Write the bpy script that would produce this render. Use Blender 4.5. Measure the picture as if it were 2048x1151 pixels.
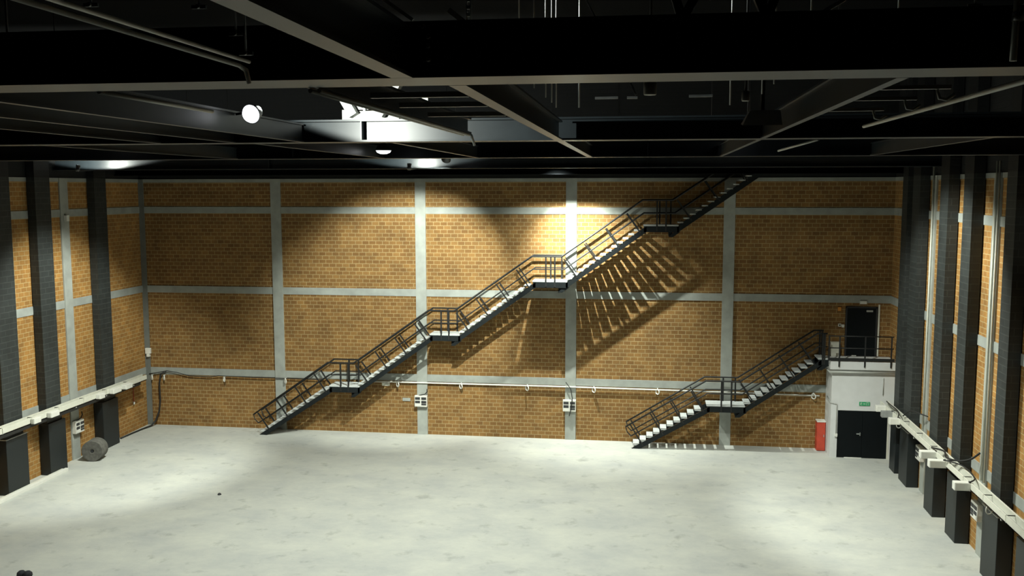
import bpy, math, random
from mathutils import Vector, Matrix
random.seed(7)
for o in list(bpy.data.objects): bpy.data.objects.remove(o, do_unlink=True)
scn = bpy.context.scene
col = scn.collection
# ------------------------------------------------------------------ camera
XL, XR, YB, ZC, ZR = -22.75, 9.91, 40.0, 10.845, 15.6
cd = bpy.data.cameras.new('camera'); cam = bpy.data.objects.new('camera', cd); col.objects.link(cam)
cd.sensor_width = 36.0; cd.lens = 1885.32 / 2048 * 36.0; cd.clip_start = .05; cd.clip_end = 200
yaw, pitch, roll = math.radians(8.1316), math.radians(-6.0299), math.radians(-.0772)
fw = Vector((-math.sin(yaw)*math.cos(pitch), math.cos(yaw)*math.cos(pitch), math.sin(pitch)))
rt = Vector((math.cos(yaw), math.sin(yaw), 0)); up = rt.cross(fw)
r2 = rt*math.cos(roll) + up*math.sin(roll); u2 = up*math.cos(roll) - rt*math.sin(roll)
cam.matrix_world = Matrix(((r2.x, u2.x, -fw.x, 0), (r2.y, u2.y, -fw.y, 0), (r2.z, u2.z, -fw.z, ZC), (0, 0, 0, 1)))
scn.camera = cam
# ------------------------------------------------------------------ world, exposure
w = bpy.data.worlds.new('world'); scn.world = w; w.use_nodes = True
w.node_tree.nodes['Background'].inputs[0].default_value = (.55, .75, 1, 1)
w.node_tree.nodes['Background'].inputs[1].default_value = 0.0
vs = scn.view_settings; vs.view_transform = 'Standard'; vs.look = 'None'; vs.gamma = 1; vs.use_curve_mapping = False
vs.exposure = 0.0
LC = (.95, 1.0, .90)      # lamp colour, slightly green discharge light
KW = 1.75                  # common lamp power factor

# ------------------------------------------------------------------ materials
def mat(name, c, rough=.6, metal=0., var=0., scale=4., bump=0., emit=None, spec=.5):
    m = bpy.data.materials.new(name); m.use_nodes = True; nt = m.node_tree; b = nt.nodes['Principled BSDF']
    b.inputs['Roughness'].default_value = rough; b.inputs['Metallic'].default_value = metal
    b.inputs['Specular IOR Level'].default_value = spec
    b.inputs['Base Color'].default_value = (*c, 1)
    if emit:
        b.inputs['Emission Color'].default_value = (*emit[0], 1); b.inputs['Emission Strength'].default_value = emit[1]
    if var or bump:
        tc = nt.nodes.new('ShaderNodeTexCoord'); n = nt.nodes.new('ShaderNodeTexNoise')
        n.inputs['Scale'].default_value = scale; n.inputs['Detail'].default_value = 6
        nt.links.new(tc.outputs['Object'], n.inputs['Vector'])
        if var:
            r = nt.nodes.new('ShaderNodeValToRGB')
            r.color_ramp.elements[0].position = .3; r.color_ramp.elements[1].position = .7
            r.color_ramp.elements[0].color = (*[x*(1-var) for x in c], 1); r.color_ramp.elements[1].color = (*[min(1, x*(1+var)) for x in c], 1)
            nt.links.new(n.outputs['Fac'], r.inputs['Fac']); nt.links.new(r.outputs['Color'], b.inputs['Base Color'])
        if bump:
            bp = nt.nodes.new('ShaderNodeBump'); bp.inputs['Strength'].default_value = bump; bp.inputs['Distance'].default_value = .02
            nt.links.new(n.outputs['Fac'], bp.inputs['Height']); nt.links.new(bp.outputs['Normal'], b.inputs['Normal'])
    return m

def brick_mat(name, axis, c1, c2, mortar, rough=.85, paint=None, bw=.305, rh=.168):
    """block wall; above paint height the wall is painted black"""
    m = bpy.data.materials.new(name); m.use_nodes = True; nt = m.node_tree; L = nt.links.new; b = nt.nodes['Principled BSDF']
    b.inputs['Roughness'].default_value = rough
    tc = nt.nodes.new('ShaderNodeTexCoord'); sp = nt.nodes.new('ShaderNodeSeparateXYZ'); cb = nt.nodes.new('ShaderNodeCombineXYZ')
    L(tc.outputs['Object'], sp.inputs[0])
    if axis == 'both':
        ad = nt.nodes.new('ShaderNodeMath'); ad.operation = 'ADD'; L(sp.outputs['X'], ad.inputs[0]); L(sp.outputs['Y'], ad.inputs[1]); L(ad.outputs[0], cb.inputs['X'])
    else: L(sp.outputs[axis], cb.inputs['X'])
    L(sp.outputs['Z'], cb.inputs['Y'])
    bt = nt.nodes.new('ShaderNodeTexBrick'); L(cb.outputs[0], bt.inputs['Vector'])
    bt.inputs['Scale'].default_value = 1; bt.inputs['Brick Width'].default_value = bw; bt.inputs['Row Height'].default_value = rh
    bt.inputs['Mortar Size'].default_value = .014; bt.inputs['Mortar Smooth'].default_value = .2; bt.inputs['Bias'].default_value = 0
    bt.inputs['Color1'].default_value = (*c1, 1); bt.inputs['Color2'].default_value = (*c2, 1); bt.inputs['Mortar'].default_value = (*mortar, 1)
    n = nt.nodes.new('ShaderNodeTexNoise'); n.inputs['Scale'].default_value = 1.3; n.inputs['Detail'].default_value = 8; n.inputs['Roughness'].default_value = .65
    L(tc.outputs['Object'], n.inputs['Vector'])
    rp = nt.nodes.new('ShaderNodeMapRange'); rp.inputs['From Min'].default_value = .3; rp.inputs['From Max'].default_value = .7
    rp.inputs['To Min'].default_value = .72; rp.inputs['To Max'].default_value = 1.2
    L(n.outputs['Fac'], rp.inputs['Value'])
    mx = nt.nodes.new('ShaderNodeMix'); mx.data_type = 'RGBA'; mx.blend_type = 'MULTIPLY'; mx.inputs['Factor'].default_value = 1
    L(bt.outputs['Color'], mx.inputs['A']); L(rp.outputs['Result'], mx.inputs['B'])
    out = mx.outputs['Result']
    if paint:
        gt = nt.nodes.new('ShaderNodeMath'); gt.operation = 'GREATER_THAN'; gt.inputs[1].default_value = paint; L(sp.outputs['Z'], gt.inputs[0])
        m2 = nt.nodes.new('ShaderNodeMix'); m2.data_type = 'RGBA'; L(gt.outputs[0], m2.inputs['Factor']); L(out, m2.inputs['A'])
        m2.inputs['B'].default_value = (.006, .007, .008, 1); out = m2.outputs['Result']
    L(out, b.inputs['Base Color'])
    bp = nt.nodes.new('ShaderNodeBump'); bp.inputs['Strength'].default_value = .5; bp.inputs['Distance'].default_value = .008; bp.invert = True
    L(bt.outputs['Fac'], bp.inputs['Height']); L(bp.outputs['Normal'], b.inputs['Normal'])
    return m

def floor_mat():
    m = bpy.data.materials.new('floor_concrete'); m.use_nodes = True; nt = m.node_tree; L = nt.links.new; b = nt.nodes['Principled BSDF']
    b.inputs['Roughness'].default_value = .72; b.inputs['Specular IOR Level'].default_value = .3
    tc = nt.nodes.new('ShaderNodeTexCoord')
    def noise(scale, det, sx, sy, rough=.6):
        mp = nt.nodes.new('ShaderNodeMapping'); mp.inputs['Scale'].default_value = (sx, sy, 1); L(tc.outputs['Object'], mp.inputs['Vector'])
        n = nt.nodes.new('ShaderNodeTexNoise'); n.inputs['Scale'].default_value = scale; n.inputs['Detail'].default_value = det; n.inputs['Roughness'].default_value = rough
        L(mp.outputs[0], n.inputs['Vector']); return n.outputs['Fac']
    a = noise(.5, 10, 1, 1.3, .72); c = noise(1.5, 7, 1, 1)
    r = nt.nodes.new('ShaderNodeValToRGB'); e = r.color_ramp.elements
    e[0].position = .33; e[0].color = (.40, .415, .40, 1); e[1].position = .66; e[1].color = (.52, .53, .475, 1)
    L(a, r.inputs['Fac'])
    # darker scuffs and stains
    r2_ = nt.nodes.new('ShaderNodeMapRange'); r2_.inputs['From Min'].default_value = .27; r2_.inputs['From Max'].default_value = .42
    r2_.inputs['To Min'].default_value = .72; r2_.inputs['To Max'].default_value = 1; L(c, r2_.inputs['Value'])
    mx = nt.nodes.new('ShaderNodeMix'); mx.data_type = 'RGBA'; mx.blend_type = 'MULTIPLY'; mx.inputs['Factor'].default_value = 1
    L(r.outputs['Color'], mx.inputs['A']); L(r2_.outputs['Result'], mx.inputs['B']); L(mx.outputs['Result'], b.inputs['Base Color'])
    return m

M = {}
BR = dict(c1=(.252, .133, .036), c2=(.182, .090, .022), mortar=(.35, .255, .118))
M['brick_x'] = brick_mat('brick_back', 'X', paint=11.27, **BR)
M['brick_y'] = brick_mat('brick_side', 'Y', paint=11.27, c1=(.37, .185, .044), c2=(.28, .135, .031), mortar=(.43, .305, .13))
M['pilaster'] = brick_mat('painted_block', 'both', (.026, .031, .030), (.021, .025, .024), (.04, .046, .043), rough=.6, bw=.46, rh=.21, paint=11.27)
M['floor'] = floor_mat()
M['concrete'] = mat('concrete', (.33, .35, .32), .85, var=.12, scale=2.5, bump=.15)
M['concrete2'] = mat('concrete_band', (.31, .33, .305), .85, var=.14, scale=2., bump=.15)
M['concrete_shaded'] = mat('shaded_concrete', (.15, .16, .145), .85, var=.12, scale=2.5)  # same concrete, colour darkened for the shade in the corner
M['black'] = mat('black_roof', (.002, .0025, .003), .95, spec=.05)
M['steel'] = mat('black_steel', (.021, .028, .033), .38, var=.15, scale=3)
M['steel_dull'] = mat('dull_black_steel', (.02, .022, .025), .55, var=.2, scale=3)
M['casing'] = mat('black_casing', (.008, .012, .013), .5, var=.1, scale=2)
M['stair'] = mat('stair_steel', (.009, .012, .013), .6, spec=.2, var=.15, scale=4)
M['rail'] = mat('rail_paint', (.006, .007, .007), .6)
M['tread'] = mat('tread_concrete', (.5, .53, .52), .75, var=.1, scale=6)
M['galv'] = mat('galvanised', (.55, .58, .58), .35, metal=.8, var=.1, scale=12)
M['conduit'] = mat('grey_conduit', (.42, .43, .40), .5, metal=.2)
M['white'] = mat('white_enamel', (.72, .72, .66), .45, var=.04, scale=5)
M['tray'] = mat('cream_tray', (.66, .66, .57), .5, var=.06, scale=5)
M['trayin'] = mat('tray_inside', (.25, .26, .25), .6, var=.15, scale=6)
M['plaster'] = mat('booth_plaster', (.62, .63, .62), .85, var=.04, scale=3)
M['door'] = mat('black_door', (.004, .006, .007), .5, spec=.15, var=.1, scale=3)
M['red'] = mat('red_enamel', (.50, .06, .03), .5, var=.1, scale=4)
M['green'] = mat('exit_green', (.03, .32, .13), .5)
M['dark'] = mat('dark_socket', (.03, .032, .035), .5)
M['cable'] = mat('black_cable', (.015, .015, .014), .6)
M['roll'] = mat('felt_roll', (.115, .112, .098), .95, var=.25, scale=9, bump=.3)
M['orange'] = mat('orange_plastic', (.6, .25, .04), .5)
M['lamp'] = mat('lamp_housing', (.10, .105, .11), .4, metal=.5)
M['galvdull'] = mat('dull_grey_metal', (.40, .41, .39), .6, metal=.2, var=.15, scale=8)
M['lens'] = mat('lit_lens', (1, 1, 1), .3, emit=((.93, .97, 1.0), 2.5))
M['redcord'] = mat('red_cord', (.35, .03, .02), .7)
M['bag'] = mat('black_cloth', (.02, .021, .026), .9, var=.3, scale=12)

# ------------------------------------------------------------------ mesh builder
class MB:
    def __init__(s): s.v = []; s.f = []; s.smooth = []
    def add(s, vs_, fs, smooth=False):
        o = len(s.v); s.v += [tuple(v) for v in vs_]; s.f += [tuple(i+o for i in f) for f in fs]; s.smooth += [smooth]*len(fs); return s
    def box(s, x0, x1, y0, y1, z0, z1):
        return s.add([(x0,y0,z0),(x1,y0,z0),(x1,y1,z0),(x0,y1,z0),(x0,y0,z1),(x1,y0,z1),(x1,y1,z1),(x0,y1,z1)],
                     [(0,3,2,1),(4,5,6,7),(0,1,5,4),(1,2,6,5),(2,3,7,6),(3,0,4,7)])
    def bar(s, a, b, wd, hd, upv=(0, 0, 1)):
        a, b = Vector(a), Vector(b); d = (b-a).normalized(); u = Vector(upv)
        if abs(d.dot(u)) > .98: u = Vector((0, 1, 0))
        r = d.cross(u).normalized(); u = r.cross(d)
        P = []
        for q in (a, b):
            for i, j in ((-1,-1),(1,-1),(1,1),(-1,1)): P.append(q + r*i*wd/2 + u*j*hd/2)
        return s.add(P, [(3,2,1,0),(4,5,6,7),(0,1,5,4),(1,2,6,5),(2,3,7,6),(3,0,4,7)])
    def tube(s, pts, r, n=8):
        pts = [Vector(p) for p in pts]; V = []; F = []; prev = None
        for i, p in enumerate(pts):
            t = (pts[min(i+1, len(pts)-1)] - pts[max(i-1, 0)]).normalized()
            ref = prev if prev is not None else (Vector((0,0,1)) if abs(t.z) < .9 else Vector((1,0,0)))
            a = (ref - t*ref.dot(t)).normalized(); b = t.cross(a); prev = a
            k = 1.
            if 0 < i < len(pts)-1:
                c = (pts[i]-pts[i-1]).normalized().dot((pts[i+1]-pts[i]).normalized()); k = 1/max(.6, math.sqrt((1+c)/2))
            for j in range(n):
                an = 2*math.pi*j/n; V.append(p + (a*math.cos(an) + b*math.sin(an))*r*k)
        for i in range(len(pts)-1):
            for j in range(n): F.append((i*n+j, i*n+(j+1)%n, (i+1)*n+(j+1)%n, (i+1)*n+j))
        s.add(V, F, True); o = len(s.v) - len(V)
        s.f.append(tuple(o+j for j in reversed(range(n)))); s.f.append(tuple(o+(len(pts)-1)*n+j for j in range(n))); s.smooth += [False, False]
        return s
    def lathe(s, prof, origin, axis, n=20, caps=True):
        ax = Vector(axis).normalized(); a = ax.orthogonal().normalized(); b = ax.cross(a); o = Vector(origin); V = []; F = []
        for h, r in prof:
            for j in range(n):
                an = 2*math.pi*j/n; V.append(o + ax*h + (a*math.cos(an)+b*math.sin(an))*max(r, 1e-4))
        for i in range(len(prof)-1):
            for j in range(n): F.append((i*n+j, i*n+(j+1)%n, (i+1)*n+(j+1)%n, (i+1)*n+j))
        s.add(V, F, True); off = len(s.v) - len(V)
        if caps:
            s.f.append(tuple(off+j for j in reversed(range(n)))); s.f.append(tuple(off+(len(prof)-1)*n+j for j in range(n))); s.smooth += [False, False]
        return s
    def torus(s, c, axis, R, r, n=16, k=6):
        ax = Vector(axis).normalized(); a = ax.orthogonal().normalized(); b = ax.cross(a); c = Vector(c); V = []; F = []
        for i in range(n):
            t = 2*math.pi*i/n; d = a*math.cos(t)+b*math.sin(t)
            for j in range(k):
                q = 2*math.pi*j/k; V.append(c + d*(R + r*math.cos(q)) + ax*r*math.sin(q))
        for i in range(n):
            for j in range(k): F.append((i*k+j, ((i+1)%n)*k+j, ((i+1)%n)*k+(j+1)%k, i*k+(j+1)%k))
        return s.add(V, F, True)
    def prism(s, poly, y0, y1):
        """polygon in XZ extruded along Y"""
        n = len(poly); V = [(x, y0, z) for x, z in poly] + [(x, y1, z) for x, z in poly]
        F = [tuple(range(n)), tuple(reversed(range(n, 2*n)))] + [(i, n+i, n+(i+1)%n, (i+1)%n) for i in range(n)]
        return s.add(V, F)
    def build(s, name, m, parent=None, bevel=0.):
        o_ = wloc(parent) if parent else Vector((0,0,0))
        me = bpy.data.meshes.new(name); me.from_pydata([tuple(Vector(v)-o_) for v in s.v], [], s.f); me.update()
        for p, q in zip(me.polygons, s.smooth): p.use_smooth = q
        import bmesh
        bm = bmesh.new(); bm.from_mesh(me); bmesh.ops.recalc_face_normals(bm, faces=bm.faces); bm.to_mesh(me); bm.free()
        me.materials.append(m)
        o = bpy.data.objects.new(name, me); col.objects.link(o)
        if parent: o.parent = parent
        if bevel:
            b = o.modifiers.new('bevel', 'BEVEL'); b.width = bevel; b.segments = 2; b.limit_method = 'ANGLE'
        return o
def wloc(o):
    p = Vector(o.location)
    while o.parent: o = o.parent; p += Vector(o.location)
    return p
def tag(o, label, cat, group=None):
    o['label'] = label; o['category'] = cat
    if group: o['group'] = group
    return o
def thing(name, loc, label, cat, group=None):
    o = bpy.data.objects.new(name, None); col.objects.link(o); o.location = loc; o.empty_display_size = .1
    return tag(o, label, cat, group)
def struct(o): o['kind'] = 'structure'; return o
def single(mb, name, m, label, cat, group=None, bevel=0.): return tag(mb.build(name, m, None, bevel), label, cat, group)

# ------------------------------------------------------------------ room shell
struct(MB().box(XL-.4, XR+.4, -4, YB+.4, -.3, 0).build('floor', M['floor']))
struct(MB().box(XL-.4, XR+.4, YB, YB+.4, 0, ZR).build('wall_back', M['brick_x']))
struct(MB().box(XL-.4, XL, -4, YB, 0, ZR).build('wall_left', M['brick_y']))
struct(MB().box(XR, XR+.4, -4, YB, 0, ZR).build('wall_right', M['brick_y']))
struct(MB().box(XL-.4, XR+.4, -4, YB+.4, ZR, ZR+.3).build('ceiling', M['black']))
# concrete ring bands of the frame
BANDS = [(2.385, 2.70), (6.157, 6.47), (9.753, 10.04), (11.12, 11.27)]
tn = 1
for z0, z1 in BANDS:
    struct(MB().box(XL, XR, YB-.03, YB, z0, z1).build('trim_%d' % tn, M['concrete2'])); tn += 1
    struct(MB().box(XL, XL+.03, -4, YB-.03, z0, z1).build('trim_%d' % tn, M['concrete2'])); tn += 1
    struct(MB().box(XR-.03, XR, -4, YB-.03, z0, z1).build('trim_%d' % tn, M['concrete2'])); tn += 1
# concrete pillars
PG = 'concrete pillars of the brick walls'
where = ['pale concrete pillar on back wall rising behind foot of the long staircase',
         'pale concrete pillar on back wall, second from left, with white socket panel under its second landing',
         'pale concrete pillar on back wall in the centre, with a black cable over its socket panel',
         'pale concrete pillar on back wall behind landing of the short staircase']
for i in range(4):
    x = -16.5005 + 6.55178*i
    single(MB().box(x, x+.4615, YB-.055, YB, 0, 11.27), 'concrete_pillar', M['concrete'], where[i], 'pillar', PG)
single(MB().box(XL, XL+.24, YB-.06, YB, 0, 11.27), 'concrete_pillar', M['concrete_shaded'], 'dim concrete corner pillar where left and back brick walls meet', 'pillar', PG)
single(MB().box(XL, XL+.055, 34.1, 34.62, 0, 11.27), 'concrete_pillar', M['concrete'], 'pale concrete pillar on left wall between two black pilasters', 'pillar', PG)
single(MB().box(XR-.055, XR, 34.35, 34.85, 0, 11.27), 'concrete_pillar', M['concrete'], 'narrow glimpse of pale concrete pillar on right wall, farther from camera', 'pillar', PG)
single(MB().box(XR-.055, XR, 28.35, 28.9, 0, 11.27), 'concrete_pillar', M['concrete'], 'concrete pillar on right wall carrying two tall conduits, nearest to camera', 'pillar', PG)

# ------------------------------------------------------------------ black block pilasters with casings
def pilaster(side, y0, y1, sy0, sy1, label, cap=False):
    s = -1 if side == 'L' else 1
    xw = XL if side == 'L' else XR
    t = thing('black_pilaster', (xw - s*.2, (y0+y1)/2, 0), label, 'pilaster', 'black pilasters along the side walls')
    def bx(mb, p, a, b, z0, z1): return mb.box(min(xw-s*.035, xw-s*p), max(xw-s*.035, xw-s*p), a, b, z0, z1)
    bx(MB(), .36, sy0, sy1, 2.0, ZR-.03).build('shaft', M['pilaster'], t)
    bx(MB(), .44, y0, y1, 0, 2.0).build('casing', M['casing'], t, .012)
    if cap: bx(MB(), .46, y0-.02, y1+.02, 2.0, 2.025).build('cap', M['conduit'], t)
    return t
pilaster('L', 35.7, 36.85, 35.95, 36.8, 'black pilaster on left wall nearest the back corner, behind the felt roll')
pilaster('L', 32.1, 33.15, 32.15, 33.05, 'black pilaster on left wall, second from back corner, at end of white plank')
pilaster('L', 29.7, 30.86, 29.75, 30.75, 'black pilaster on left wall at the edge of the picture, beside the white plank', True)
pilaster('R', 36.76, 37.53, 36.8, 37.5, 'black pilaster on right wall standing right beside the white booth')
pilaster('R', 35.08, 36.16, 35.2, 36.12, 'black pilaster on right wall, second from the booth, with pale casing rim', True)
pilaster('R', 31.92, 32.88, 32.0, 32.85, 'black pilaster on right wall, third from the booth')
pilaster('R', 29.59, 30.55, 29.7, 30.52, 'black pilaster on right wall, fourth from the booth')
pilaster('R', 26.2, 27.35, 26.35, 27.05, 'wide black pilaster on right wall beside two tall conduits, pale casing rim', True)
pilaster('R', 24.0, 24.9, 24.0, 24.6, 'black pilaster at lower right corner, nearest to camera on right wall')

# ------------------------------------------------------------------ staircases
YF, YW = 38.95, 39.79
def staircase(name, nodes, label, railtop=None, ntreads=None, posts=4, lead=.28):
    """nodes: (x, z) walking-line corners, alternating flight / landing"""
    t = thing(name, (nodes[0][0], (YF+YW)/2, 0), label, 'staircase')
    nn = len(nodes)
    # stringers: zigzag channel on both sides
    for y0, y1 in ((YF-.04, YF), (YW, YW+.04)):
        mb = MB()
        for i in range(nn-1):
            (xa, za), (xb, zb) = nodes[i], nodes[i+1]
            if abs(zb-za) < .01:
                mb.prism([(xa-.06, za-.24), (xb+.06, zb-.24), (xb+.06, zb), (xa-.06, za)], y0, y1)
            else:
                sl = (zb-za)/(xb-xa); dv = .27
                lo = max(0, za-dv)
                if i == 0: mb.prism([(xa-.05, 0), (xa+.28, 0), (xb+.05, zb-dv+.03), (xb+.05, zb-.02), (xa+.05, .08)], y0, y1)
                else: mb.prism([(xa-.02, za-dv), (xb+.05, zb-dv+.03), (xb+.05, zb-.02), (xa-.02, za-.03)], y0, y1)
        mb.build('stringer', M['stair'], t)
    tb = None
    for i in range(nn-1):
        (xa, za), (xb, zb) = nodes[i], nodes[i+1]
        if abs(zb-za) < .01:
            MB().box(xa-.08, xb+.04, YF-.03, YW+.03, za, za+.05).build('landing', M['tread'], t)
            MB().box(xb-.34, xb-.2, YF+.06, YB, za-.42, za-.24).build('bracket', M['stair'], t)
            MB().prism([(xb-.36, za-.44), (xb-.18, za-.44), (xb+.12, za-.22), (xb-.14, za-.22)], YF-.02, YF+.06).build('brace', M['stair'], t)
        else:
            n = max(3, round((zb-za)/.172)); rise = (zb-za)/n; run = (xb-xa)/n
            for k in range(n-1 if i else n-1):
                x = xa + run*k; z = za + rise*(k+1)
                if tb is None:
                    tb = MB().box(x, x+run*.93, YF, YW, z-.04, z+.005).build('tread', M['tread'], t); t0 = (x, z)
                else:
                    c = tb.copy(); col.objects.link(c); c.parent = t; c.location = (x-t0[0], 0, z-t0[1])
    # rails
    H, Hm = 1.06, .53
    for y in (YF-.02, YW+.0):
        def line(h, sh):
            P = []
            for i, (x, z) in enumerate(nodes):
                if i == 0: sx = -.30 if h == H else -.1
                elif i == nn-1: sx = 0
                else: sx = -.12 if i % 2 else -.2
                if h != H: sx *= .5
                zz = z + h
                if i == 0:
                    sl = (nodes[1][1]-z)/(nodes[1][0]-x); zz = z + h + sl*sx + .05
                P.append((x+sx, y, zz))
            return P
        top, mid = line(H, 0), line(Hm, 0)
        MB().tube(top, .034).build('handrail', M['rail'], t)
        MB().tube(mid, .026).build('mid_rail', M['rail'], t)
        MB().tube([top[0], (top[0][0]+.06, y, top[0][2]-.22), (mid[0][0]-.02, y, mid[0][2]-.02), mid[0]], .02).build('rail_return', M['rail'], t)
        for i in range(nn-1):
            (xa, za), (xb, zb) = nodes[i], nodes[i+1]
            if abs(zb-za) < .01:
                for f in (.36, .64) if y < 39.5 else (.45, .8):
                    x = xa+(xb-xa)*f
                    MB().bar((x, y, za-.2), (x, y, za+H), .06, .06).build('post', M['rail'], t)
            else:
                L_ = math.hypot(xb-xa, zb-za); ux, uz = (xb-xa)/L_, (zb-za)/L_; nx, nz = -uz, ux
                hp = H*ux
                for k in range(posts):
                    f = .12 + .80*k/(posts-1)
                    x, z = xa+(xb-xa)*f, za+(zb-za)*f
                    MB().bar((x-nx*.12, y, z-nz*.12), (x+nx*hp, y, z+nz*hp), .055, .05).build('post', M['rail'], t)
    return t
BIG = [(-16.84, 0), (-13.55, 2.26), (-12.31, 2.26), (-9.04, 4.62), (-7.85, 4.62), (-4.62, 6.96), (-3.28, 6.96), (-.06, 9.30), (1.24, 9.30), (5.35, 12.2)]
SMALL = [(-.46, 0), (2.62, 1.9), (4.05, 1.9), (7.0, 3.96), (7.26, 3.96)]
staircase('long_staircase', BIG, 'long black steel staircase climbing diagonally across the brick back wall in five flights')
staircase('short_staircase', SMALL, 'short black steel staircase with one landing rising to roof of the white booth')

# ------------------------------------------------------------------ booth in the right corner
bt = thing('white_booth', (8.6, 39.3, 0), 'white plastered booth in right corner with black double door', 'booth')
BX0, BX1, BYF, BZ = 7.45, XR, 38.72, 3.62
DX0, DX1, DZ = 7.72, 9.66, 1.95
mb = MB()
mb.box(BX0, DX0, BYF, YB-.06, 0, BZ).box(DX1, BX1, BYF, YB-.06, 0, BZ).box(DX0, DX1, BYF, YB-.06, DZ, BZ).box(DX0, DX1, BYF+.5, YB-.06, 0, DZ)
mb.build('wall', M['plaster'], bt)
MB().box(BX0-.09, BX1, BYF-.09, YB-.06, BZ, 3.96).build('parapet', M['plaster'], bt, .01)
MB().tube([(BX0-.12, YB-.1, 3.53), (BX0-.12, BYF-.12, 3.53), (BX1-.02, BYF-.12, 3.53)], .035).build('pipe', M['conduit'], bt)
MB().tube([(BX0-.02, 39.5, 2.35), (BX0-.02, BYF-.02, 2.25), (BX0+.22, BYF-.03, 2.2), (BX0+.22, BYF-.03, .95)], .018).build('conduit', M['conduit'], bt)
MB().box(BX0+.17, BX0+.27, BYF-.08, BYF, .88, 1.0).build('switch', M['white'], bt)
MB().tube([(9.42, BYF-.03, 2.62), (9.42, BYF-.03, 3.3)], .018).build('conduit', M['conduit'], bt)
xm = (DX0+DX1)/2
for a, b in ((DX0+.01, xm-.005), (xm+.005, DX1-.01)):
    d = MB().box(a, b, BYF+.03, BYF+.08, .02, DZ-.01).build('door', M['door'], bt)
    if b < DX1-.1:
        MB().box(xm-.22, xm-.08, BYF-.02, BYF+.03, .98, 1.02).box(xm-.1, xm-.07, BYF-.02, BYF+.03, .93, 1.06).build('handle', M['galv'], d)
MB().box(DX1-.01, DX1+.045, BYF-.02, BYF+.05, 0, DZ).build('door_frame', M['tray'], bt)
MB().box(DX0+.3, xm, BYF-.02, BYF+.03, 0, .025).build('threshold', M['white'], bt)
# exit sign: running man, arrow and doorway
ex = thing('exit_sign', (8.73, BYF-.02, 2.25), 'green exit sign with white running figure above black double door', 'sign')
MB().box(8.53, 8.94, BYF-.03, BYF, 2.17, 2.32).build('plate', M['green'], ex)
mb = MB(); q0, q1 = BYF-.034, BYF-.03
mb.lathe([(0, .011), (.004, .011)], (8.605, q1, 2.295), (0, -1, 0), 10)
for a, b in (((8.60, 2.28), (8.59, 2.235)), ((8.59, 2.235), (8.615, 2.21)), ((8.615, 2.21), (8.605, 2.185)), ((8.59, 2.235), (8.565, 2.205)), ((8.60, 2.27), (8.635, 2.255)), ((8.60, 2.27), (8.57, 2.25))):
    mb.bar((a[0], (q0+q1)/2, a[1]), (b[0], (q0+q1)/2, b[1]), .012, .004, (0, 1, 0))
mb.box(8.67, 8.74, q0, q1, 2.237, 2.252).prism([(8.735, 2.222), (8.735, 2.267), (8.77, 2.2445)], q0, q1)
mb.box(8.81, 8.82, q0, q1, 2.19, 2.30).box(8.81, 8.89, q0, q1, 2.29, 2.30).box(8.88, 8.89, q0, q1, 2.19, 2.30)
mb.build('pictogram', M['white'], ex)
# deck railing
rg = thing('deck_railing', (8.5, BYF, 3.96), 'black guard railing along front edge of booth roof', 'railing')
yr = BYF-.11
MB().box(7.30, BX1-.12, yr-.02, yr+.02, 3.99, 4.10).build('kick_plate', M['rail'], rg)
for z in (4.98, 4.5): MB().tube([(7.25, yr, z), (BX1-.17, yr, z)], .022).build('rail', M['rail'], rg)
for x in (7.68, 8.66, 9.66): MB().box(x-.025, x+.025, yr-.03, yr+.01, 3.74, 5.0).build('post', M['rail'], rg)
MB().box(7.25, 7.30, yr-.03, yr+.01, 3.98, 5.0).build('post', M['rail'], rg)
# upper door
ud = MB().box(8.2, 9.33, YB-.06, YB+.02, 3.97, 5.95).build('door_1', M['door']); struct(ud)
MB().box(8.14, 8.2, YB-.07, YB, 3.97, 6.0).box(9.33, 9.39, YB-.07, YB, 3.97, 6.0).box(8.14, 9.39, YB-.07, YB, 5.95, 6.01).build('door_frame', M['steel_dull'], ud)
MB().box(8.95, 9.2, YB-.1, YB-.06, 5.8, 5.87).build('door_closer', M['conduit'], ud)
MB().box(8.42, 8.60, YB-.09, YB-.03, 3.965, 3.99).build('threshold', M['white'], ud)
single(MB().box(9.42, 9.48, YB-.06, YB, 3.97, 6.1), 'cable_channel', M['tray'], 'pale vertical channel on back wall right of upper black door', 'conduit')
single(MB().box(8.68, 8.95, YB-.1, YB-.03, 6.12, 6.25), 'emergency_light', M['white'], 'small white emergency light above the upper black door', 'lamp', bevel=.01)
single(MB().box(7.82, 7.96, YB-.06, YB, 5.82, 5.98), 'alarm_beacon', M['orange'], 'small orange alarm box on back wall left of upper black door', 'alarm', bevel=.01)
sb = thing('wall_switch', (7.95, YB, 5.22), 'white switch boxes on back wall left of upper black door', 'switch')
MB().box(7.86, 7.98, YB-.06, YB, 5.17, 5.29).build('switch_box', M['white'], sb, .01); MB().box(8.0, 8.1, YB-.06, YB, 5.14, 5.26).build('switch_box', M['white'], sb, .01)
MB().lathe([(0, .035), (.01, .035)], (7.92, YB-.06, 5.23), (0, -1, 0), 10).build('knob', M['dark'], sb)
cb_ = thing('switch_cabinet', (7.74, YB-.1, 3.96), 'pale grey cabinet standing on booth roof behind the railing', 'cabinet')
MB().box(7.57, 7.93, YB-.25, YB, 3.96, 4.55).build('housing', M['tray'], cb_, .01)
MB().box(7.6, 7.9, YB-.265, YB-.25, 4.0, 4.51).build('door', M['tray'], cb_)
rc = thing('fire_cabinet', (7.3, YB-.15, 0), 'red fire cabinet against back wall beside the white booth', 'cabinet')
MB().box(7.09, 7.43, YB-.4, YB, .02, 1.22).build('housing', M['red'], rc, .01)
MB().box(7.11, 7.41, YB-.415, YB-.4, .1, 1.15).build('door', M['red'], rc)
MB().box(7.08, 7.44, YB-.42, YB, 1.22, 1.26).build('top', M['white'], rc)
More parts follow.
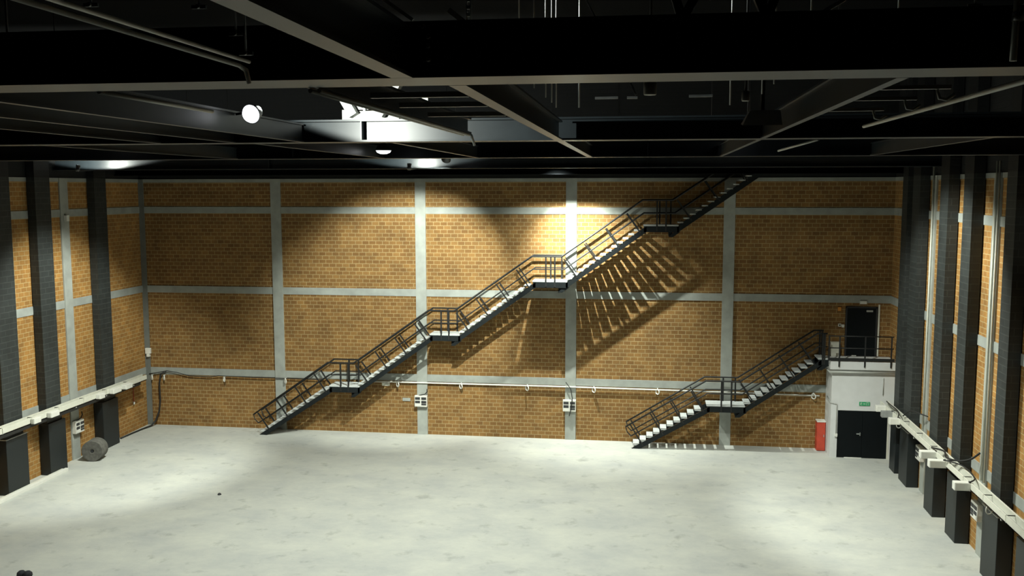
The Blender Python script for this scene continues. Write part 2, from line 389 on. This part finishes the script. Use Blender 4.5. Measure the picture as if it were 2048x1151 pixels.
MB().box(7.35, 7.38, YB-.435, YB-.415, .6, .7).build('handle', M['galv'], rc)

# ------------------------------------------------------------------ back wall services
pp = [(-12.2, 2.33), (-10.6, 2.335), (-3.4, 2.335), (3.2, 2.3), (7.2, 2.26)]
single(MB().tube([(x, YB-.09, z) for x, z in pp], .033), 'service_pipe', M['white'], 'long thin white pipe running along lower concrete band of back wall', 'pipe')
k = 0
hooks = [(307, 'nearest the left corner'), (331, 'under hump of black cable'), (451, 'left of the first concrete pillar'), (573, 'on edge of the first concrete pillar'),
         (797, 'right of the first landing'), (923, 'right of the second pillar'), (1055, 'left of the central pillar'), (1188, 'right of the central pillar'), (1315, 'above foot of the short staircase'), (1626, 'beside the white booth')]
from math import tan
def px_to_x(px, Y, Z):
    # horizontal place of a point on the back wall from the camera model (solved by bisection)
    lo, hi = -40., 40.
    for _ in range(50):
        m_ = (lo+hi)/2; d = Vector((m_, Y, Z-ZC)); x = 1024 + 1885.32*d.dot(r2)/d.dot(fw)
        if x < px: lo = m_
        else: hi = m_
    return lo
for px, wh in hooks:
    x = px_to_x(px, YB, 2.25)
    single(MB().torus((x, YB-.14, 2.24), (.75, .66, 0), .105, .026).box(x-.02, x+.02, YB-.15, YB, 2.33, 2.38), 'cable_hook', M['white'],
           'white ring hook on back wall, ' + wh, 'hook', 'white cable hooks on the back wall')
single(MB().tube([(-22.55, YB-.1, 2.40), (-22.2, YB-.12, 2.45), (-21.7, YB-.12, 2.56), (-21.2, YB-.12, 2.5), (-20.6, YB-.12, 2.36), (-19.6, YB-.12, 2.33), (-19.2, YB-.12, 2.4), (-17.6, YB-.12, 2.37), (-16.6, YB-.12, 2.37), (-15.6, YB-.12, 2.36), (-14.2, YB-.12, 2.36)], .019),
       'black_cable', M['cable'], 'black cable sagging along lower concrete band at left of back wall', 'cable')
single(MB().tube([(-21.7, YB-.16, 2.55), (-21.95, YB-.18, 2.4), (-22.03, YB-.18, 2.0), (-22.02, YB-.18, 1.2), (-22.08, YB-.2, .7), (-22.25, YB-.25, .25), (-22.38, YB-.4, .05), (-22.5, 39.0, .03), (-22.56, 38.2, .03), (-22.6, 37.4, .03)], .04),
       'black_cable', M['cable'], 'thick black cable dropping down back wall by the left corner onto floor', 'cable')
def socket_panel(c, n, u, label, cable=False, grp='white socket panels on the walls'):
    """c centre on wall, n outward normal, u horizontal axis"""
    t = thing('socket_panel', c, label, 'socket panel', grp)
    c, n, u = Vector(c), Vector(n), Vector(u)
    def bx(mb, a0, a1, z0, z1, d0, d1):
        P = [c+u*a0+n*d0, c+u*a1+n*d1]
        return mb.box(min(P[0].x, P[1].x), max(P[0].x, P[1].x), min(P[0].y, P[1].y), max(P[0].y, P[1].y), c.z+z0, c.z+z1)
    bx(MB(), -.28, .28, -.25, .25, 0, .16).build('housing', M['white'], t, .012)
    for a in (-.25, .03):
        for z in (.08, -.08): bx(MB(), a, a+.22, z-.005, z+.10, .155, .175).build('socket', M['dark'], t)
    bx(MB(), .03, .25, -.17, -.11, .155, .172).build('switch_row', M['dark'], t)
    bx(MB(), -.26, -.01, -.22, -.09, .155, .172).build('cover', M['white'], t)
    if cable:
        pts = [(-.16, 1.02, .1), (.06, .75, .17), (.13, .35, .2), (.08, -.1, .21), (.0, -.45, .12)] if cable == 1 else [(.27, .55, .08), (.28, .42, .1), (.18, .31, .1), (.0, .27, .1), (-.1, .25, .08)]
        MB().tube([tuple(c+u*a+n*d+Vector((0, 0, z))) for a, z, d in pts], .02).build('cable', M['cable'], t)
    return t
socket_panel((-9.755, YB-.055, 1.53), (0,-1,0), (1,0,0), 'white socket panel on second pillar of back wall, below the second landing', 2)
socket_panel((-3.20, YB-.055, 1.53), (0,-1,0), (1,0,0), 'white socket panel with a black cable hanging over it on central pillar', 1)
socket_panel((XL+.055, 34.42, 1.32), (1,0,0), (0,1,0), 'white socket panel on left wall pillar above the felt roll', 2)
socket_panel((XR-.055, 34.62, 1.42), (-1,0,0), (0,1,0), 'white socket panel on right wall, half hidden behind third pilaster from booth', 0)
socket_panel((XR-.055, 28.72, 1.35), (-1,0,0), (0,1,0), 'white socket panel on right wall pillar beside the two conduits, nearest camera', 0)
single(MB().box(-11.55, -11.2, YB-.04, YB-.005, 2.14, 2.27).box(-11.5, -11.3, YB-.045, YB-.04, 2.19, 2.21), 'direction_sign', M['tray'], 'small pale sign plate on back wall under the first upper flight', 'sign')
single(MB().box(-10.62, -10.27, YB-.03, YB, 1.48, 1.62), 'wall_patch', M['concrete'], 'small pale patch plate left of second pillar socket panel', 'plate')
cs = thing('corner_siren', (-22.5, YB-.1, 3.4), 'small white siren box high in the left back corner', 'alarm')
MB().box(-22.66, -22.42, YB-.2, YB-.06, 3.34, 3.6).build('housing', M['white'], cs, .015); MB().box(-22.6, -22.46, YB-.2, YB-.06, 3.2, 3.34).build('horn', M['white'], cs, .01)
pc = thing('pull_cord', (XL+.05, 38.9, 1.2), 'thin red pull cord with white handle on left wall near corner', 'cord')
MB().tube([(XL+.05, 38.75, 2.2), (XL+.05, 38.75, 1.35)], .016).build('cord', M['redcord'], pc)
MB().lathe([(0, .03), (.1, .045), (.13, .02)], (XL+.06, 38.75, 1.22), (0, 0, 1), 8).build('handle', M['white'], pc)
single(MB().box(XL+.055, XL+.18, 34.28, 34.46, 9.58, 9.82), 'wall_sensor', M['white'], 'tiny white sensor high on the left wall concrete pillar', 'sensor', bevel=.01)
# tall conduits on right wall pillars
for y, wh in ((28.62, 'left one of the pair beside wide black pilaster'), (28.40, 'right one of the pair beside wide black pilaster'), (34.60, 'single one on farther concrete pillar')):
    single(MB().tube([(XR-.09, y, 2.3), (XR-.09, y, 11.6)], .03), 'vertical_conduit', M['tray'], 'tall pale conduit up the right wall, ' + wh, 'conduit', 'tall conduits on right wall pillars')

# ------------------------------------------------------------------ cable trays along the side walls
PIL = {'L': [(35.7, 36.85), (32.1, 33.15), (29.7, 30.86)], 'R': [(36.76, 37.53), (35.08, 36.16), (31.92, 32.88), (29.59, 30.55), (26.2, 27.35), (24.0, 24.9)]}
def tray(side, x0, x1, y0, y1, z0, z1, label):
    t = thing('cable_tray', ((x0+x1)/2, (y0+y1)/2, z0), label, 'cable tray')
    xo = x0 if side == 'R' else x1      # outer (room side) edge
    so = 1 if side == 'R' else -1
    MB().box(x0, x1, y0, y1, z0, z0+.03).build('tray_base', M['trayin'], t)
    L0, n = y0, int((y1-y0)/1.55)
    for i in range(n):
        a = y0+(y1-y0)*i/n; b = y0+(y1-y0)*(i+1)/n
        MB().box(min(xo, xo+so*.04), max(xo, xo+so*.04), a+.015, b-.015, z0, z1).build('side_panel', M['tray'], t)
    xi = x1 if side == 'R' else x0
    MB().box(min(xi, xi-so*.05), max(xi, xi-so*.05), y0, y1, z0, z1+.02).build('back_panel', M['tray'], t)
    if side == 'L': MB().box(x0+.03, x1-.02, y0, y1-.5, z0-.13, z0).build('underside_shade', M['cable'], t)  # black strip put in for the shade beneath the tray
    for i in range(n):
        y = y0 + (y1-y0)*(i+.02)/n
        MB().box(x0+.02, x1-.02, y-.012, y+.012, z1-.02, z1).build('crossbar', M['cable'], t)
    y = y0+.6
    while y < y1:
        if any(a-.1 < y < b+.1 for a, b in PIL[side]): y += .3; continue
        xw = XL if side == 'L' else XR
        MB().box(min(xw, xo), max(xw, xo), y-.03, y+.03, z0-.05, z0).build('bracket', M['conduit'], t); y += 2.1
    return t
tray('R', 9.14, 9.43, 21.5, 37.9, 2.36, 2.56, 'long cream cable tray running along right wall in front of the black pilasters')
tray('L', -22.30, -22.05, 26.0, 38.8, 2.36, 2.58, 'long cream cable tray running along left wall in front of the black pilasters')
def jbox(loc, size, label, m='tray'):
    t = thing('junction_box', loc, label, 'junction box', 'junction boxes on the cable trays')
    x, y, z = loc; a, b, c = size
    MB().box(x-a/2, x+a/2, y-b/2, y+b/2, z, z+c).build('housing', M[m], t, .012)
    MB().box(x-a/2+.02, x+a/2-.02, y-b/2-.012, y-b/2, z+.02, z+c-.02).build('cover', M[m], t)
    return t
for i, (x, y, a, l) in enumerate([(8.97, 37.1, .36, 'white junction box at far end of right cable tray'), (9.0, 36.15, .46, 'greyish junction box over doorway edge, second along right cable tray'),
        (9.0, 35.1, .42, 'white junction box above second right pilaster'), (8.95, 30.75, .55, 'white junction box on right tray before third pilaster, upper of two neighbours'),
        (8.95, 29.75, .58, 'white junction box on right tray before fourth pilaster, lower of two neighbours'), (8.97, 27.55, .5, 'white junction box on right tray nearest to camera')]):
    jbox((x, y, 2.33), (a, .24, .23), l, 'trayin' if i == 1 else 'white')
for x, y, a, b, l in [(-21.95, 31.9, .18, .5, 'white junction box on left tray before second pilaster'), (-21.96, 30.9, .14, .4, 'white junction box on left tray nearest the picture edge'),
        (-21.95, 35.0, .2, .35, 'white junction box on left tray above the felt roll'), (-21.95, 36.1, .2, .6, 'white junction box on left tray before pilaster by the corner'), (-21.93, 36.95, .24, .5, 'white junction box on left tray just past last pilaster')]:
    jbox((x, y, 2.36), (a, b, .2), l, 'white')
def cable(pts, label, r=.022):
    # smooth the control points
    P = [Vector(p) for p in pts]; out = []
    for i in range(len(P)-1):
        p0, p1, p2, p3 = P[max(i-1, 0)], P[i], P[i+1], P[min(i+2, len(P)-1)]
        for k in range(6):
            t = k/6; out.append(.5*((2*p1)+(p2-p0)*t+(2*p0-5*p1+4*p2-p3)*t*t+(3*p1-p0-3*p2+p3)*t**3))
    out.append(P[-1]); single(MB().tube(out, r, 6), 'black_cable', M['cable'], label, 'cable', 'loose cables on the trays')
cable([(9.3, 37.6, 2.62), (9.25, 36.9, 2.66), (9.32, 36.2, 2.62), (9.2, 35.4, 2.66), (9.1, 35.1, 2.58)], 'black cable wavering along far end of right cable tray')
cable([(9.3, 35.2, 2.62), (9.4, 34.6, 2.95), (9.6, 34.2, 2.95), (9.82, 34.0, 2.9)], 'black cable arching from right tray to wall above second pilaster')
cable([(9.1, 31.0, 2.60), (9.3, 30.4, 2.66), (9.2, 29.8, 2.62), (9.38, 29.2, 2.7), (9.6, 28.9, 2.85), (9.78, 28.7, 3.1)], 'black cable bundle climbing from right tray towards the two conduits', .03)
cable([(9.05, 29.6, 2.6), (9.3, 29.0, 2.66), (9.4, 28.4, 2.64), (9.3, 27.6, 2.64), (9.1, 27.45, 2.58)], 'black cable loop beside nearest white junction box on right tray')
for y, l in ((35.6, 'small white cable coil hanging under right tray by second pilaster'), (26.3, 'small white cable coil hanging under right tray by wide pilaster')):
    single(MB().torus((9.28, y, 2.2), (.5, -.85, 0), .13, .016, 20), 'cable_coil', M['white'], l, 'cable coil', 'cable coils under right tray')

# ------------------------------------------------------------------ things on the floor
ro = thing('felt_roll', (-21.85, 34.2, 0), 'large dark grey roll of felt standing on edge by left wall', 'roll')
R_ = .42; ax = Vector((.18, -1, 0)).normalized()
o_ = Vector((-21.95, 34.65, R_))
MB().lathe([(0, R_*.98), (.02, R_), (.60, R_), (.615, R_*.97), (.60, R_*.9), (.617, R_*.8), (.60, R_*.7), (.617, R_*.6), (.60, R_*.5), (.615, R_*.4), (.60, R_*.3), (.61, R_*.2), (.56, .055), (.3, .05)], o_, ax, 36).build('roll_body', M['roll'], ro)
MB().lathe([(.28, .05), (.60, .05)], o_, ax, 16).build('core_hole', M['dark'], ro)
MB().box(-22.36, -22.12, 34.45, 34.95, 0, .5).build('loose_end', M['roll'], ro, .05)
wb = thing('white_plank', (-22.15, 29.5, 0), 'long white trunking plank lying on floor along left wall', 'plank')
MB().box(-22.14, -22.03, 24.6, 32.75, 0, .13).build('face', M['white'], wb, .008)
MB().box(-22.30, -22.14, 24.6, 32.75, 0, .09).build('flange', M['tray'], wb, .006)
bg = thing('black_bag', (-17.2, 23.3, 0), 'small black bundle on floor at lower left picture edge', 'bag')
for dx, s_ in ((-.09, 1.), (.1, .93)):
    MB().lathe([(0, .09), (.05, .13), (.12, .12), (.17, .07), (.185, .01)], (-17.2+dx, 23.33, 0), (0, 0, 1), 14).build('pouch', M['bag'], bg)
single(MB().lathe([(0, .07), (.04, .06), (.07, .02)], (-14.96, 30.86, 0), (0, 0, 1), 10), 'floor_plug', M['dark'], 'tiny dark lump lying on the open concrete floor', 'debris')

# ------------------------------------------------------------------ roof steel
ZB = 11.6
def ibeam_x(mb, x0, x1, yc, zb, h, fwid, tf=.03, tw=.02):
    mb.box(x0, x1, yc-fwid/2, yc+fwid/2, zb, zb+tf).box(x0, x1, yc-fwid/2, yc+fwid/2, zb+h-tf, zb+h).box(x0, x1, yc-tw/2, yc+tw/2, zb+tf, zb+h-tf); return mb
def ibeam_y(mb, y0, y1, xc, zb, h, fwid, tf=.025, tw=.016):
    mb.box(xc-fwid/2, xc+fwid/2, y0, y1, zb, zb+tf).box(xc-fwid/2, xc+fwid/2, y0, y1, zb+h-tf, zb+h).box(xc-tw/2, xc+tw/2, y0, y1, zb+tf, zb+h-tf); return mb
def roof_beam(yc, h, fwid, label, stiff=(), zb=ZB, m='steel'):
    t = thing('roof_beam', (-6.4, yc, zb), label, 'beam', 'black steel beams across the roof')
    ibeam_x(MB(), XL, XR, yc, zb, h, fwid).build('girder', M[m], t)
    for x in stiff:
        MB().box(x-.012, x+.012, yc-fwid/2+.01, yc+fwid/2-.01, zb+.03, zb+h-.03).build('stiffener', M['steel'], t)
    return t
b1 = roof_beam(6.68, .38, .50, 'big black roof beam crossing close overhead, nearest to camera', (.55, -1.5, -8, 4.6))
b2 = roof_beam(15.2, .36, .42, 'black roof beam lit bright by the floodlight, second from camera', (-4.62, -11, 1.9, 6))
roof_beam(23.5, .42, .4, 'dark roof beam across the room, third from camera', (-9, 0))
roof_beam(34.0, .48, .4, 'far roof beam with two lit patches, nearest the back wall', (-14, 0), 11.56)
for z, x in ((11.94, -1.53), (11.87, -1.49), (11.81, -1.49), (11.72, -1.49)):
    MB().lathe([(0, .022), (.03, .016)], (x, 6.42, z), (0, -1, 0), 8).build('bolt', M['galv'], b1)
roof_beam(38.2, .45, .3, 'added dark roof beam shading top of the back wall', (), 11.40, 'black')  # beam added to keep lamp light off the wall top
# gusset and V struts above second beam
MB().box(-4.95, -4.0, 15.06, 15.1, 11.96, 12.12).prism([(-4.78, 12.1), (-4.2, 12.1), (-4.38, 12.32), (-4.62, 12.32)], 15.06, 15.1).build('gusset_plate', M['galvdull'], b2)
for xa, xb in ((-4.72, -5.15), (-4.3, -3.85)):
    MB().bar((xa, 14.98, 12.02), (xb, 14.98, 12.75), .14, .18, (0, 1, 0)).build('strut', M['galvdull'], b2)
for x in (-4.56, -4.4): MB().box(x-.015, x+.015, 15.0, 15.03, 12.1, 13.0).build('rod', M['galv'], b2)
MB().box(-3.75, -3.68, 15.0, 15.06, 11.96, 12.35).box(-3.6, -3.5, 15.0, 15.06, 11.96, 12.35).build('upright', M['galvdull'], b2)
# V struts above first beam
for xa, xb in ((.22, .06), (.22, .5), (.78, .55), (.78, .98)):
    MB().bar((xa, 6.68, 11.98), (xb, 6.68, 12.5), .06, .06, (0, 1, 0)).build('strut', M['steel_dull'], b1)
def long_beam(x, y0, y1, label, h=.34, fwid=.15):
    return single(ibeam_y(MB(), y0, y1, x, ZB, h, fwid), 'joist', M['steel'], label, 'joist', 'black joists running lengthwise under the roof')
long_beam(-1.68, -2, 6.42, 'black joist running overhead from camera to nearest roof beam')
long_beam(-1.40, 6.95, 14.98, 'black joist between first and second roof beams, left of centre', .3, .13)
long_beam(-1.40, 15.42, 23.28, 'black joist between second and third roof beams, left of centre', .3, .13)
long_beam(1.74, 6.95, 14.98, 'black joist between first and second roof beams, right of centre', .3, .08)
long_beam(1.74, 15.42, 23.28, 'black joist between second and third roof beams, right of centre', .3, .08)
long_beam(-5.62, 6.95, 14.98, 'black joist between first and second beams, behind the floodlight', .3, .08)
long_beam(-6.8, 6.95, 14.98, 'black joist between first and second beams, left of the floodlight', .3, .08)
long_beam(-8.12, 6.95, 14.98, 'black joist between first and second beams, at left picture edge', .3, .08)
for x, l in ((-10.5, 'far left of the row'), (-6.6, 'second from left'), (-4.2, 'third from left'), (5.2, 'rightmost of the row')):
    long_beam(x, 15.42, 23.28, 'thin black joist between second and third roof beams, ' + l, .3, .08)
# pipes and conduits under the roof
def pipe(pts, r, label, m='conduit', name='roof_conduit'): return single(MB().tube(pts, r, 8), name, M[m], label, 'conduit', 'conduits under the roof')
pipe([(-2.50, -1, ZB), (-2.50, 5.62, ZB), (-2.49, 5.70, ZB-.02), (-2.48, 5.72, ZB-.1)], .014, 'grey conduit overhead at left, lower of the pair bending down at nearest beam')
pipe([(-2.45, -1, ZB+.025), (-2.45, 5.66, ZB+.025)], .012, 'grey conduit overhead at left, upper thinner one of the pair')
pipe([(-2.53, 6.95, ZB-.02), (-2.53, 12.95, ZB-.02)], .018, 'grey conduit from nearest beam towards the lit beam, lower of pair')
pipe([(-2.46, 6.95, ZB-.02), (-2.46, 13.0, ZB-.02)], .018, 'grey conduit from nearest beam towards the lit beam, upper of pair')
pipe([(-2.47, 13.0, ZB+.02), (-2.44, 13.08, ZB-.02), (-2.40, 13.12, ZB-.16)], .018, 'short bent conduit end dropping before the lit beam', 'galv')
pipe([(-4.25, 6.95, ZB), (-4.25, 8.9, ZB)], .02, 'short grey conduit behind nearest beam at left')
long_beam(-2.50, 6.95, 13.1, 'shallow black joist carrying two conduits, ending before the lit beam', .22, .12)
pipe([(2.66, 4, ZB), (2.64, 12.3, ZB)], .022, 'grey conduit running at upper right above the room')
pipe([(2.64, 15.42, ZB), (2.64, 20, ZB)], .022, 'grey conduit at right beyond the second beam')
for y, l in ((7.77, 'nearest'), (8.70, 'middle'), (9.86, 'farthest')):
    single(MB().box(-2.3, -1.47, y-.025, y+.025, ZB-.005, ZB+.04), 'crossbar', M['conduit'], 'short grey crossbar left of centre joist, %s of three' % l, 'bar', 'short crossbars between joists')
    cbx = thing('hooked_crossbar', (2.1, y, ZB), 'short grey crossbar with hooked end at right, %s of three' % l, 'bar', 'hooked crossbars at right')
    MB().box(1.78, 2.30, y-.02, y+.02, ZB, ZB+.03).build('bar', M['conduit'], cbx)
    MB().tube([(2.2, y, ZB), (2.22, y, ZB-.07), (2.27, y, ZB-.08), (2.33, y, ZB-.04)], .012).build('hook', M['conduit'], cbx)
# pipe drop at upper right
pd = thing('drop_pipe', (2.3, 6.35, 11.6), 'dark vertical pipe with clamp at upper right near nearest beam', 'pipe')
MB().tube([(2.22, 6.3, 11.62), (2.24, 6.3, 12.6)], .022).build('pipe', M['conduit'], pd)
MB().lathe([(0, .035), (.05, .035)], (2.235, 6.3, 11.86), (0, 0, 1), 10).build('clamp', M['galv'], pd)
pipe([(2.29, 6.3, 11.88), (2.62, 5.6, 11.88)], .016, 'thin slanting conduit at upper right picture edge')
# threaded rods hanging from the roof
def P2(px, py, Y):
    d = fw + r2*((px-1024)/1885.32) - u2*((py-575.5)/1885.32); q = d*(Y/d.y); return Vector((q.x, Y, q.z+ZC))
rods = [(1038, 40, 9.5, .006, 'leftmost'), (1068, 176, 9.5, .006, 'second from left'), (1091, 195, 10.5, .008, 'third from left'), (1103, 205, 11., .008, 'fourth from left'), (1112, 215, 11.5, .009, 'fifth from left'),
        (1158, 215, 12, .011, 'sixth from left'), (1460, 210, 12, .009, 'seventh from left'), (1524, 188, 11, .008, 'eighth from left'), (1548, 168, 10, .006, 'ninth from left'), (1622, 30, 9, .006, 'tenth from left'), (1797, 22, 9, .008, 'rightmost')]
for px, py, Y, r, l in rods:
    p = P2(px, py, Y); single(MB().tube([p, (p.x, p.y, ZR)], r, 6), 'hanger_rod', M['galv'], 'thin shiny hanger rod above room centre, %s of the row' % l, 'rod', 'hanger rods under the roof')
def bar2(a, b, Y, wd, label, name='roof_strut', m='galv'):
    single(MB().bar(P2(*a, Y), P2(*b, Y), wd, wd, (0, 1, 0)), name, M[m], label, 'strut', 'small struts in roof')
bar2((1165, -15), (1195, 42), 9.5, .012, 'thin shiny slanting strut above nearest beam, left of the two V struts')
bar2((1255, 150), (1272, 190), 11.5, .02, 'thin shiny slanting strut seen just below nearest beam')
bar2((1190, 196), (1236, 195), 13, .03, 'shiny level strut below nearest beam, left of its two neighbours')
bar2((1378, 192), (1425, 191), 13, .03, 'shiny level strut below nearest beam, right of grey cylinder')
bar2((1254, 195), (1275, 195), 13, .03, 'short shiny level strut below nearest beam, beside grey cylinder')
bar2((1690, -2), (1638, 29), 9, .035, 'bright slanting tube at top of picture, upper of the two', 'roof_strut', 'galv')
bar2((1678, 2), (1652, 27), 9.1, .02, 'bright slanting tube at top of picture, lower thinner one')
bar2((1680, -5), (1678, 28), 9.05, .014, 'short upright strut beside bright slanting tubes')
bar2((765, -3), (826, 40), 8.5, .03, 'grey slanting angle bar at top left of big beam joint', 'roof_strut', 'galvdull')
bar2((898, 20), (938, 52), 9, .05, 'grey slanting angle bar above left end of big beam', 'roof_strut', 'galvdull')
mb = MB(); a = P2(937, 48, 9.2)
mb.box(a.x-.024, a.x-.012, a.y, a.y+.01, a.z, ZR).box(a.x+.012, a.x+.024, a.y, a.y+.01, a.z, ZR)
z = a.z
while z < a.z+1.2: mb.box(a.x-.012, a.x+.012, a.y, a.y+.01, z, z+.035); z += .07
single(mb, 'perforated_strip', M['galv'], 'perforated metal hanger strip above left end of big beam', 'strip')
for (px, py, py2, Y, r, l) in ((1300, 190, 150, 9.0, .06, 'larger one below nearest beam'), (1491, 202, 182, 11, .045, 'smaller one farther right')):
    a, b = P2(px, py, Y), P2(px, py2, Y)
    t = thing('pendant_canister', a, 'grey cylindrical canister hanging under roof, ' + l, 'canister', 'grey canisters under the roof')
    MB().lathe([(0, r*.9), (.01, r), (b.z-a.z, r)], a, (0, 0, 1), 16).build('body', M['conduit'], t)
    MB().tube([(a.x, a.y, b.z), (a.x, a.y, ZR)], .012).build('stem', M['steel_dull'], t)
for px, py, Y, l in ((398, 14, 6.0, 'at top left, largest'), (182, 10, 5.9, 'at far top left'), (472, 68, 6.2, 'upper one left of big joist'), (492, 107, 6.2, 'lower one left of big joist'), (700, 26, 6.2, 'right of the big joist'), (1950, 12, 7.2, 'at top right')):
    a = P2(px, py, Y)
    single(MB().box(a.x-.05, a.x+.05, a.y-.01, a.y+.01, a.z-.012, a.z+.012).lathe([(0, .014), (.03, .014)], a, (0, -1, 0), 8).tube([a, (a.x, a.y, ZR)], .008, 6), 'pipe_clamp', M['galv'], 'small shiny pipe clamp hanging in the dark roof, ' + l, 'clamp', 'pipe clamps in the roof')

# ------------------------------------------------------------------ lamps
def lamp(loc, aim, label, power, half, blend=.3, r=.2, lens_bulge=.08, rad=.06, arm=None, tilt=None, lens=True, off=None, beam2=None):
    """bell floodlight; aim = beam direction"""
    t = thing('flood_lamp', loc, label, 'lamp', 'flood lamps under the roof')
    c = Vector(loc); a = Vector(aim).normalized(); ax = Vector(tilt).normalized() if tilt else a
    MB().lathe([(.22, .05), (.16, .09), (.10, r*.8), (0, r), (-.005, r*1.04), (.0, r*.97)], c, -ax, 24).build('housing', M['lamp'], t)
    if lens: MB().lathe([(.0, r*.95), (lens_bulge*.6, r*.8), (lens_bulge, r*.4), (lens_bulge*1.05, .01)], c, ax, 24).build('lens', M['lens'], t)
    top = c - ax*.22
    if not arm: MB().tube([top, (top.x, top.y, ZR)], .012, 6).build('stem', M['steel_dull'], t)
    else: MB().bar(top, arm, .03, .03).build('arm', M['steel_dull'], t)
    ld = bpy.data.lights.new('lamp_light', 'SPOT'); ld.energy = power*KW; ld.color = LC; ld.spot_size = 2*math.radians(half); ld.spot_blend = blend; ld.shadow_soft_size = rad
    lo = bpy.data.objects.new('lamp_light', ld); col.objects.link(lo); lo.parent = t
    lo.rotation_euler = a.to_track_quat('-Z', 'Y').to_euler(); lo.location = Vector(off) if off else ax*(lens_bulge*1.05+.03)
    if beam2:      # extra spot added to brighten the lower wall, aimed steeply down
        d2, p2, h2, b2_ = beam2
        l2 = bpy.data.lights.new('lamp_light', 'SPOT'); l2.energy = p2*KW; l2.color = LC; l2.spot_size = 2*math.radians(h2); l2.spot_blend = b2_; l2.shadow_soft_size = rad
        o2 = bpy.data.objects.new('lamp_light', l2); col.objects.link(o2); o2.parent = t; o2.rotation_euler = Vector(d2).to_track_quat('-Z', 'Y').to_euler(); o2.location = lo.location
    return t
def dirv(az, el): az, el = math.radians(az), math.radians(el); return (math.sin(az)*math.cos(el), math.cos(az)*math.cos(el), math.sin(el))
DN = (0, 0, -1)
MAIN = 1750.
# the dazzling lamp, two lit lamps further back, and one cut by the picture edge
lamp((-5.28, 12.2, 11.84), dirv(38, 65), 'dazzling flood lamp hanging before the second roof beam, brightest of all', 650, 75, .06, .13, .07, .05, tilt=(-.1, -.95, -.3), off=(.24, 0, .04), arm=(-5.60, 12.45, 11.86))
lamp((-6.2, 21.9, 11.74), DN, 'round lit flood lamp seen edge-on between second and third roof beams', MAIN*.5, 66, .5, .19)
lamp((-6.85, 32.0, 11.84), (-.33, .77, -.58), 'small distant lit flood lamp just under the third roof beam, aimed at back wall', 5000, 31, .6, .16, .06, .1)
lamp((-5.99, 8.25, 11.73), (-.4, .2, -1), 'lit flood lamp cut by left picture edge under nearest beam', 8, 60, .5, .06, .04)
lamp((-3.75, 37.4, 11.86), dirv(20, -72), 'flood lamp hidden behind far roof beam, throwing the stair shadows', 950, 59, 1., rad=.045, lens_bulge=.04, beam2=(dirv(30, -64), 4800, 40, 1.))
lamp((-20.9, 32.6, 11.70), dirv(0, 72), 'small flood lamp turned up at left part of far roof beam', 300, 80, .08, .08, .02, arm=(-20.9, 33.82, 11.57))
lamp((-8.3, 32.6, 11.70), dirv(0, 72), 'small flood lamp turned up at middle of far roof beam', 300, 80, .08, .08, .02, arm=(-8.3, 33.82, 11.57))
lamp((-6.1, 30.0, 12.05), DN, 'added fill lamp unseen above third roof beam at room centre', MAIN*.9, 60, .5)  # unseen lamp added to even out the floor light
lamp((3.2, 30.0, 12.05), (.78, .2, -1), 'added fill lamp unseen above third roof beam at right, aimed at right wall', MAIN*1.6, 44, .5)  # unseen lamp added to brighten the right wall
lamp((1.9, 29.6, 12.05), DN, 'added fill lamp unseen above third roof beam at right, aimed at floor', MAIN*.85, 56, .3)  # unseen, added for floor brightness on the right
lamp((2.2, 21.9, 12.2), DN, 'added fill lamp unseen above second roof beam at right of centre', MAIN*.55, 66, .5)  # unseen, added light for the near floor, right side
lamp((-15.6, 30.6, 12.05), (-.62, .30, -1), 'added fill lamp unseen above third roof beam at left, aimed at left wall', MAIN*1.9, 38, .6)  # unseen lamp added to brighten the left wall
lamp((-13.6, 29.6, 12.05), DN, 'added fill lamp unseen above third roof beam at left, aimed at floor', MAIN*.85, 56, .3)  # unseen, added for floor brightness on the left
lamp((-14.5, 21.9, 12.2), DN, 'added fill lamp unseen above second roof beam at left', MAIN*.65, 64, .5)  # unseen, added light for the near floor, left side
# unlit floodlight at right
a = P2(1525, 236, 11.7)
t = thing('unlit_floodlight', a, 'unlit grey trough floodlight hanging at right under the roof', 'lamp')
mb = MB(); n0 = len(mb.v)
mb.add([(a.x-.24, a.y-.1, a.z-.09), (a.x+.22, a.y-.1, a.z-.09), (a.x+.22, a.y+.12, a.z-.06), (a.x-.24, a.y+.12, a.z-.06), (a.x-.15, a.y-.05, a.z+.09), (a.x+.2, a.y-.05, a.z+.09), (a.x+.2, a.y+.08, a.z+.09), (a.x-.15, a.y+.08, a.z+.09)],
       [(0,3,2,1),(4,5,6,7),(0,1,5,4),(1,2,6,5),(2,3,7,6),(3,0,4,7)])
mb.build('trough', M['galvdull'], t)
MB().box(a.x-.02, a.x+.02, a.y-.01, a.y+.03, a.z+.09, ZR).build('stem', M['steel_dull'], t)
